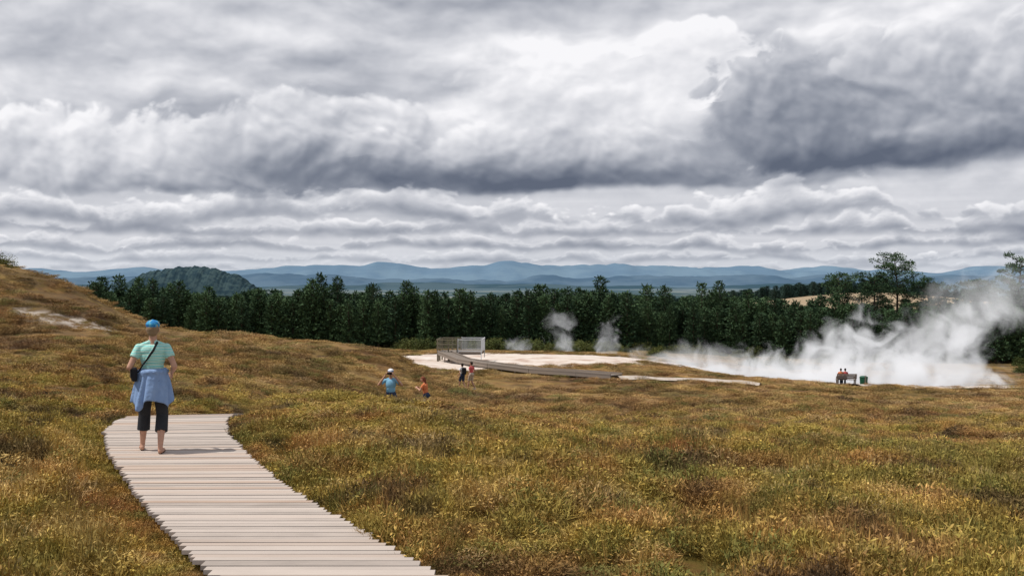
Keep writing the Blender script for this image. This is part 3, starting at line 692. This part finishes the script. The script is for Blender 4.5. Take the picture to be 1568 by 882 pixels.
def human(name,loc,rz,h=1.7,top=None,bottom=None,hair=None,capm=None,shoe=None,short=.27,sleeve=.5,kneeL=(-.1,.03,.47),kneeR=(.1,.03,.47),ankL=(-.1,0,.08),ankR=(.1,0,.08),
          elL=(-.235,-.03,1.07),elR=(.235,-.03,1.07),wrL=(-.24,.08,.85),wrR=(.24,.08,.85),hipz=.86,woman=True,hairlong=0.,extra=None,lean=(0,0),toeL=(-.02,.15),toeR=(.02,.15),head=(0,0)):
    e=empty(name,loc,rz); e.scale=(h/1.65,)*3; f=Fig(); sk=M_skin; dz=hipz-.86
    lx_,ly_=lean
    def T_(p,k=1.):
        t=max(0,(p[2]-.9)/.6); return (p[0]+lx_*t,p[1]+ly_*t,p[2]+dz)
    for sgn,kn,an,toe in ((-1,kneeL,ankL,toeL),(1,kneeR,ankR,toeR)):
        hp=(sgn*.085,0,.86+dz); kn=np.array(kn,float); an=np.array(an,float); hp=np.array(hp)
        f.cap(hp,kn,.085,.055,sk); cm=kn+(an-kn)*.3+np.array([0,-.018,0]); f.cap(kn,cm,.050,.053,sk); f.cap(cm,an,.053,.030,sk)
        if short<.47:
            f.cap(hp,kn,.098,.072,bottom); tt=(kn[2]-short)/max(kn[2]-an[2],.1); f.cap(kn,kn+(an-kn)*tt,.074,.078,bottom,True)
        else: f.cap(hp,hp+(kn-hp)*.85,.098,.082,bottom,True)
        heel=an+np.array([0,-.025,-.045]); te=an+np.array([toe[0],toe[1],-.057]); upper=(shoe or sk) if short<.2 or short>.4 else sk
        f.cap(an,heel+np.array([0,.01,0]),.032,.028,sk); f.cap(heel,te,.028,.024,upper); f.cap(an+np.array([0,.02,-.02]),te,.028,.02,upper)
        f.cap(heel+np.array([-.012,0,-.024]),te+np.array([-.02,0.01,-.014]),.012,.012,shoe or sk); f.cap(heel+np.array([.012,0,-.024]),te+np.array([.02,0.01,-.014]),.012,.012,shoe or sk)
        for q in range(5): f.ell(te+np.array([sgn*(-.024+.012*q),.028-.006*q,.0]),(.008,.014,.008),upper)
    f.ell((0,-.01,.92+dz),(.16,.115,.13),bottom); f.ell((-.07,-.045,.89+dz),(.088,.095,.10),bottom); f.ell((.07,-.045,.89+dz),(.088,.095,.10),bottom)
    f.ell(T_((0,0,1.05)),(.135,.098,.15),top); f.ell(T_((0,.0,1.2)),(.155,.108,.17),top); f.ell(T_((0,-.01,1.27)),(.165,.095,.10),top)
    f.cap(T_((-.13,-.005,1.32)),T_((.13,-.005,1.32)),.050,.050,top)
    if woman: f.ell(T_((-.06,.075,1.2)),(.06,.05,.06),top); f.ell(T_((.06,.075,1.2)),(.06,.05,.06),top)
    f.cap(T_((0,-.01,1.35)),T_((0,.005,1.47)),.050,.046,sk); f.cap(T_((-.12,-.01,1.335)),T_((-.02,-.015,1.378)),.038,.036,top); f.cap(T_((.12,-.01,1.335)),T_((.02,-.015,1.378)),.038,.036,top)
    hx,hy=head; hd=lambda x,y,z:T_((x+hx,y+hy,z))
    f.ell(hd(0,.015,1.545),(.070,.088,.103),sk); f.ell(hd(0,.045,1.485),(.050,.055,.055),sk)
    f.ell(hd(0,.108,1.52),(.012,.018,.018),sk); f.cap(hd(0,.095,1.55),hd(0,.110,1.52),.008,.012,sk); f.cap(hd(-.02,.094,1.487),hd(.02,.094,1.487),.007,.007,M_lip)
    for sgn in (-1,1):
        f.ell(hd(sgn*.073,.008,1.53),(.010,.02,.03),sk); f.ell(hd(sgn*.030,.093,1.548),(.013,.009,.008),M_eye); f.cap(hd(sgn*.018,.098,1.568),hd(sgn*.045,.088,1.568),.005,.004,hair)
    if capm:
        f.ell(hd(0,-.012,1.545),(.076,.086,.078),hair); f.ell(hd(0,-.035,1.50),(.062,.052,.042),hair)
        f.ell(hd(0,.006,1.598),(.086,.104,.062),capm); f.ell(hd(0,.118,1.583),(.066,.070,.011),capm); f.ell(hd(0,.008,1.660),(.01,.01,.007),capm)
    else:
        f.ell(hd(0,-.008,1.574),(.080,.098,.084),hair); f.ell(hd(0,-.035,1.52),(.074,.064,.065),hair)
    if hairlong: f.cap(hd(0,-.06,1.53),hd(0,-.09,1.53-hairlong),.06,.035,hair)
    for sgn,el,wr in ((-1,elL,wrL),(1,elR,wrR)):
        sh=np.array(T_((sgn*.165,-.005,1.312))); el=np.array(T_(el)); wr=np.array(T_(wr)); f.cap(sh,el,.042,.035,sk); f.cap(sh,sh+(el-sh)*sleeve,.054,.058,top,False if sleeve>.9 else True); f.cap(sh,sh+(el-sh)*.1,.054,.054,top)
        f.cap(el,el+(wr-el)*.35,.036,.036,sk); f.cap(el+(wr-el)*.35,wr,.036,.023,sk)
        d=wr-el; f.hand(wr,d,(-sgn*.8,.3,-.3),sgn,sk,.6)
    if extra: extra(f,e,T_)
    f.build('body',e); return e
def tee(t,p):
    x,y,z=t.sep(t.n.new('ShaderNodeTexCoord').outputs['Object'])
    w=t.m('FRACT',t.m('MULTIPLY',t.m('ADD',z,t.m('MULTIPLY',t.noise(t.vec(x,y,z),6.,2.),.012)),24.))
    c=t.ramp(w,[(0,(.18,.60,.58)),(.34,(.24,.66,.60)),(.42,(.70,.78,.74)),(.52,(.70,.78,.74)),(.60,(.30,.64,.52)),(.84,(.28,.62,.55)),(.92,(.70,.78,.74)),(.99,(.70,.78,.74))])
    t.put(p.inputs['Normal'],t.bump(t.noise(t.vec(x,y,t.m('MULTIPLY',z,.5)),14.,3.),.7,.03)); return c
M_tee=mat('striped_tee',build=tee,rough=.9,spec=.1)
M_pants=mat('charcoal_capris',(.035,.037,.042),.85,.15)
M_hairg=mat('sandy_hair',(.26,.18,.11),.7)
def capb(t,p):
    o=t.n.new('ShaderNodeTexCoord').outputs['Object']; return t.ramp(t.noise(o,26.,2.,.5),[(.40,(.03,.16,.42)),(.5,(.05,.30,.55)),(.60,(.10,.42,.60)),(.66,(.55,.30,.10))])
M_capb=mat('patterned_blue_cap',build=capb,rough=.8,spec=.1)
M_black=mat('black_webbing',(.015,.015,.018),.7)
M_sand=mat('brown_sandal',(.16,.08,.05),.7)
def den(t,p):
    o=t.n.new('ShaderNodeTexCoord').outputs['Object']; t.put(p.inputs['Normal'],t.bump(t.noise(o,12.,4.),.6,.03)); return t.mix(t.noise(o,9.,4.,.6),(.16,.26,.48),(.30,.42,.64))
M_denim=mat('blue_chambray',build=den,rough=.9,spec=.1)
def w_extra(f,e,T_):
    pts=[(.06,.10,1.30),(.07,.03,1.39),(.055,-.055,1.375),(.02,-.108,1.29),(-.04,-.118,1.2),(-.11,-.105,1.1),(-.165,-.07,1.01)]
    for a,b in zip(pts[:-1],pts[1:]): f.cap(a,b,.012,.012,M_black)
wom=human('walking_woman',(-4.53,12.55,0.),.24,1.66,top=M_tee,bottom=M_pants,hair=M_hairg,capm=M_capb,shoe=M_sand,short=.265,sleeve=.50,
  kneeL=(-.115,.14,.475),ankL=(-.145,.18,.085),kneeR=(.105,.06,.465),ankR=(.10,-.14,.085),elL=(-.265,-.085,1.075),elR=(.265,-.085,1.075),wrL=(-.215,.13,.985),wrR=(.215,.13,.985),extra=w_extra,toeL=(-.03,.15),toeR=(.02,.15))
boxes('shoulder_bag',[((-.215,-.045,.985),(.07,.15,.17),Matrix.Rotation(.15,3,'Z'))],[M_black],wom,.02)
boxes('bag_flap',[((-.255,-.05,1.0),(.012,.13,.11),Matrix.Rotation(.15,3,'Z'))],[M_pants],wom,.004)
V=[];F=[];N=120;K=20
for j in range(K):
    f=j/(K-1)
    for i in range(N):
        a=i*2*math.pi/N; c,s=math.cos(a),math.sin(a)
        front=max(0,s)**2
        tri=math.exp(-((a-4.0)/.3)**2); tri2=math.exp(-((a-5.75)/.28)**2)
        hem=.655+.02*math.sin(a*3+1)+.10*front-.13*tri-.07*tri2
        z=1.05+(hem-1.05)*f
        fold=(.003+.020*f)*(math.sin(a*8+2.5*f+.6*math.sin(a*3))+.5*math.sin(a*15+1.3+4*f)+.5*math.sin(a*4.0+1))
        rx_=.142+.095*f**.7+fold*.8; ry_=.108+.075*f**.7+fold*.8
        if f<.15: q=.020*math.sin(f/.15*math.pi)*(1+.4*math.sin(a*13)); rx_+=q; ry_+=q
        V.append((c*rx_,s*ry_-.012,z))
for j in range(K-1):
    for i in range(N): F.append((j*N+i,j*N+(i+1)%N,(j+1)*N+(i+1)%N,(j+1)*N+i))
ts=mesh_obj('tied_shirt',V,F,[M_denim],wom,smooth=True); md=ts.modifiers.new('s','SOLIDIFY'); md.thickness=.006
fs=Fig(); fs.ell((0,.125,1.02),(.05,.035,.04),M_denim); fs.cap((-.02,.135,1.0),(-.07,.19,.72),.035,.04,M_denim); fs.cap((.02,.135,1.0),(.08,.18,.74),.035,.04,M_denim); fs.cap((-.14,.05,1.03),(0,.125,1.02),.028,.032,M_denim); fs.cap((.14,.05,1.03),(0,.125,1.02),.028,.032,M_denim)
fs.build('tied_sleeves',wom,.01)
M_lblue=mat('light_blue_shirt',(.22,.46,.66),.9); M_navy=mat('navy_cloth',(.03,.05,.10),.9); M_white=mat('white_cloth',(.72,.72,.72),.9)
M_red=mat('coral_red_cloth',(.62,.12,.12),.9); M_beige=mat('beige_cloth',(.50,.42,.34),.9); M_orange=mat('orange_cloth',(.70,.22,.09),.9); M_ginger=mat('ginger_hair',(.20,.06,.03),.7); M_dk=mat('dark_hair',(.03,.02,.015),.7)
def capw(t,p):
    x,y,z=t.sep(t.n.new('ShaderNodeTexCoord').outputs['Object']); return t.mix(t.ss(z,1.595,1.61),(.10,.20,.36),(.75,.76,.78))
M_capw=mat('two_tone_cap',build=capw,rough=.9)
def cam_extra(f,e,T_):
    boxes('camera_body',[((.0,.205,1.545),(.13,.06,.085))],[M_black],e,.01); boxes('camera_lens',[((.0,.265,1.54),(.065,.08,.065))],[M_black],e,.02)
def put(x,y,dz=0.): return (x,y,gz(x,y)+dz)
human('photographing_man',put(-3.9,32.),math.radians(178),1.84,top=M_lblue,bottom=M_navy,hair=M_hairg,capm=M_capw,shoe=M_dk,short=.1,sleeve=.65,woman=False,elL=(-.33,.1,1.2),elR=(.33,.1,1.2),wrL=(-.11,.18,1.5),wrR=(.11,.18,1.5),extra=cam_extra)
human('red_haired_woman',put(-3.45,40.),math.radians(70),1.68,top=M_orange,bottom=M_navy,hair=M_ginger,shoe=M_dk,short=.3,sleeve=.5,hairlong=.16,elL=(-.24,.12,1.12),elR=(.24,.12,1.12),wrL=(-.10,.30,1.2),wrR=(.10,.30,1.2),lean=(0,.1),head=(0,.03))
def pack(f,e,T_):
    boxes('backpack',[((0,-.2,1.17),(.28,.17,.42))],[M_black],e,.05)
    for s in (-1,1):
        pp=[(s*.09,-.13,1.32),(s*.09,-.02,1.385),(s*.09,.10,1.3),(s*.12,.09,1.1)]
        for a,b in zip(pp[:-1],pp[1:]): f.cap(a,b,.018,.018,M_black)
human('backpacker',put(-3.15,63.),math.radians(38),1.66,top=M_white,bottom=M_navy,hair=M_dk,shoe=M_white,short=.52,sleeve=.4,extra=pack,kneeL=(-.1,.14,.48),ankL=(-.1,.24,.09),kneeR=(.1,.04,.47),ankR=(.1,-.2,.11),elL=(-.25,-.08,1.07),wrL=(-.25,.08,.92))
human('walking_man',put(-2.6,63.6),math.radians(55),1.80,top=M_red,bottom=M_beige,hair=M_dk,shoe=M_white,short=.5,sleeve=.45,woman=False,kneeL=(-.1,.12,.48),ankL=(-.1,.2,.09),kneeR=(.1,.05,.47),ankR=(.1,-.2,.11),elR=(.26,-.05,1.08),wrR=(.25,.16,1.0))
for nm,xx,tm,hm in (('seated_visitor',-.40,M_orange,M_dk),('seated_visitor',-.05,M_red,M_dk)):
    human(nm,(bx+xx,by+.2,gz(bx,by)+.1),math.radians(-4),1.68,top=tm,bottom=M_navy,hair=hm,shoe=M_dk,short=.12,sleeve=.55,hipz=.55,kneeL=(-.11,.44,.52),kneeR=(.11,.44,.52),ankL=(-.11,.46,.085),ankR=(.11,.46,.085),elL=(-.24,.05,1.05),elR=(.24,.05,1.05),wrL=(-.13,.3,.98),wrR=(.13,.3,.98),lean=(0,-.03))

# ---------------------------------------------------------------- steam
def steam(loc,rad,dens,seed,bias=.12,ry=0.,sc=.30,soft=.4):
    m=bpy.data.materials.new('steam_volume'); m.use_nodes=True; t=NT(m.node_tree); t.n.remove(t.n['Principled BSDF'])
    out=[n for n in t.n if n.type=='OUTPUT_MATERIAL'][0]
    o=t.n.new('ShaderNodeTexCoord').outputs['Object']; P=t.vm('ADD',t.pos(),(seed*13.,seed*7.,seed*3.))
    l=t.n.new('ShaderNodeVectorMath'); l.operation='LENGTH'; t.l.new(o,l.inputs[0]); r=l.outputs['Value']
    n=t.noise(P,sc,4.,.6,.9)
    oz=t.sep(o)[2]
    v=t.m('ADD',t.m('MULTIPLY',t.m('SUBTRACT',n,.5),2.4),t.m('MULTIPLY',t.m('MULTIPLY',r,r),-.55)); v=t.m('ADD',v,t.m('MULTIPLY',oz,-.16)); v=t.m('ADD',v,bias)
    d=t.m('MULTIPLY',t.ss(v,0.,soft),t.ss(oz,-.8,.9,dens,dens*.35)); d=t.m('MULTIPLY',d,t.ss(r,.99,.8))
    a=t.n.new('ShaderNodeVolumeScatter'); a.inputs['Color'].default_value=(1,1,1,1); t.l.new(d,a.inputs['Density']); a.inputs['Anisotropy'].default_value=0.
    em=t.n.new('ShaderNodeEmission'); em.inputs['Color'].default_value=(.96,.96,1,1); t.l.new(t.m('MULTIPLY',d,.40),em.inputs['Strength'])  # added glow: emission stands in for light scattered many times within the steam
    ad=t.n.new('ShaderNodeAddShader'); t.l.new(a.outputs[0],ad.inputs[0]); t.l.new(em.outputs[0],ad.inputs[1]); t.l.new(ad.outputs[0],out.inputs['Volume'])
    try: m.cycles.volume_step_rate=1.3
    except Exception as ex: print(ex)
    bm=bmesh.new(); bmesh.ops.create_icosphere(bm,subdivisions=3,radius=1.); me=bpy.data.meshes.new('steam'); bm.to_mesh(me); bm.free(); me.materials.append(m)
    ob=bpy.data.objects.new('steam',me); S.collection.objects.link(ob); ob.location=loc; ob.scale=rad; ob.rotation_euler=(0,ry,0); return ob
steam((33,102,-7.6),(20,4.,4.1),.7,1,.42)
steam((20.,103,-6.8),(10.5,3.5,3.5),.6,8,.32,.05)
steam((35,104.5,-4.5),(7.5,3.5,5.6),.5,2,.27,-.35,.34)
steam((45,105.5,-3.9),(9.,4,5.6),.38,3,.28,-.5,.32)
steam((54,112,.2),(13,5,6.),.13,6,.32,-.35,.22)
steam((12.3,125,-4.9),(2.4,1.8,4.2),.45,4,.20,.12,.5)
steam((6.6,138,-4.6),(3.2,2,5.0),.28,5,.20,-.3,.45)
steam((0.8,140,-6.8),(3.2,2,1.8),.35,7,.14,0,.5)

# ---------------------------------------------------------------- world
W=bpy.data.worlds.new('World'); S.world=W; W.use_nodes=True; t=NT(W.node_tree); t.n.clear()
out=t.n.new('ShaderNodeOutputWorld')
EL=math.radians(60); AZ=math.radians(-98)
sky=t.n.new('ShaderNodeTexSky'); sky.sky_type='NISHITA'; sky.sun_disc=False; sky.sun_elevation=EL; sky.sun_rotation=AZ
B1=t.n.new('ShaderNodeBackground'); B1.inputs[1].default_value=.1; t.l.new(sky.outputs[0],B1.inputs[0])
B2=t.n.new('ShaderNodeBackground'); B2.inputs[1].default_value=1.; B2.inputs[0].default_value=(.50,.52,.56,1)
mx=t.n.new('ShaderNodeMixShader'); mx.inputs[0].default_value=.8; t.l.new(B1.outputs[0],mx.inputs[1]); t.l.new(B2.outputs[0],mx.inputs[2]); t.l.new(mx.outputs[0],out.inputs[0])
sl=bpy.data.lights.new('sun','SUN'); sl.energy=3.7; sl.angle=math.radians(.6); sl.color=(1,.95,.87); so=bpy.data.objects.new('sun',sl); S.collection.objects.link(so)
dirv=Vector((math.sin(AZ)*math.cos(EL),math.cos(AZ)*math.cos(EL),math.sin(EL))); so.rotation_euler=dirv.to_track_quat('Z','Y').to_euler(); so.location=dirv*50
cd=bpy.data.cameras.new('camera'); cd.lens=35; cd.sensor_width=36; cd.clip_end=60000; cd.clip_start=.1
co=bpy.data.objects.new('camera',cd); S.collection.objects.link(co); co.location=(0,0,2.16); co.rotation_euler=(math.radians(90-.41),0,0); S.camera=co
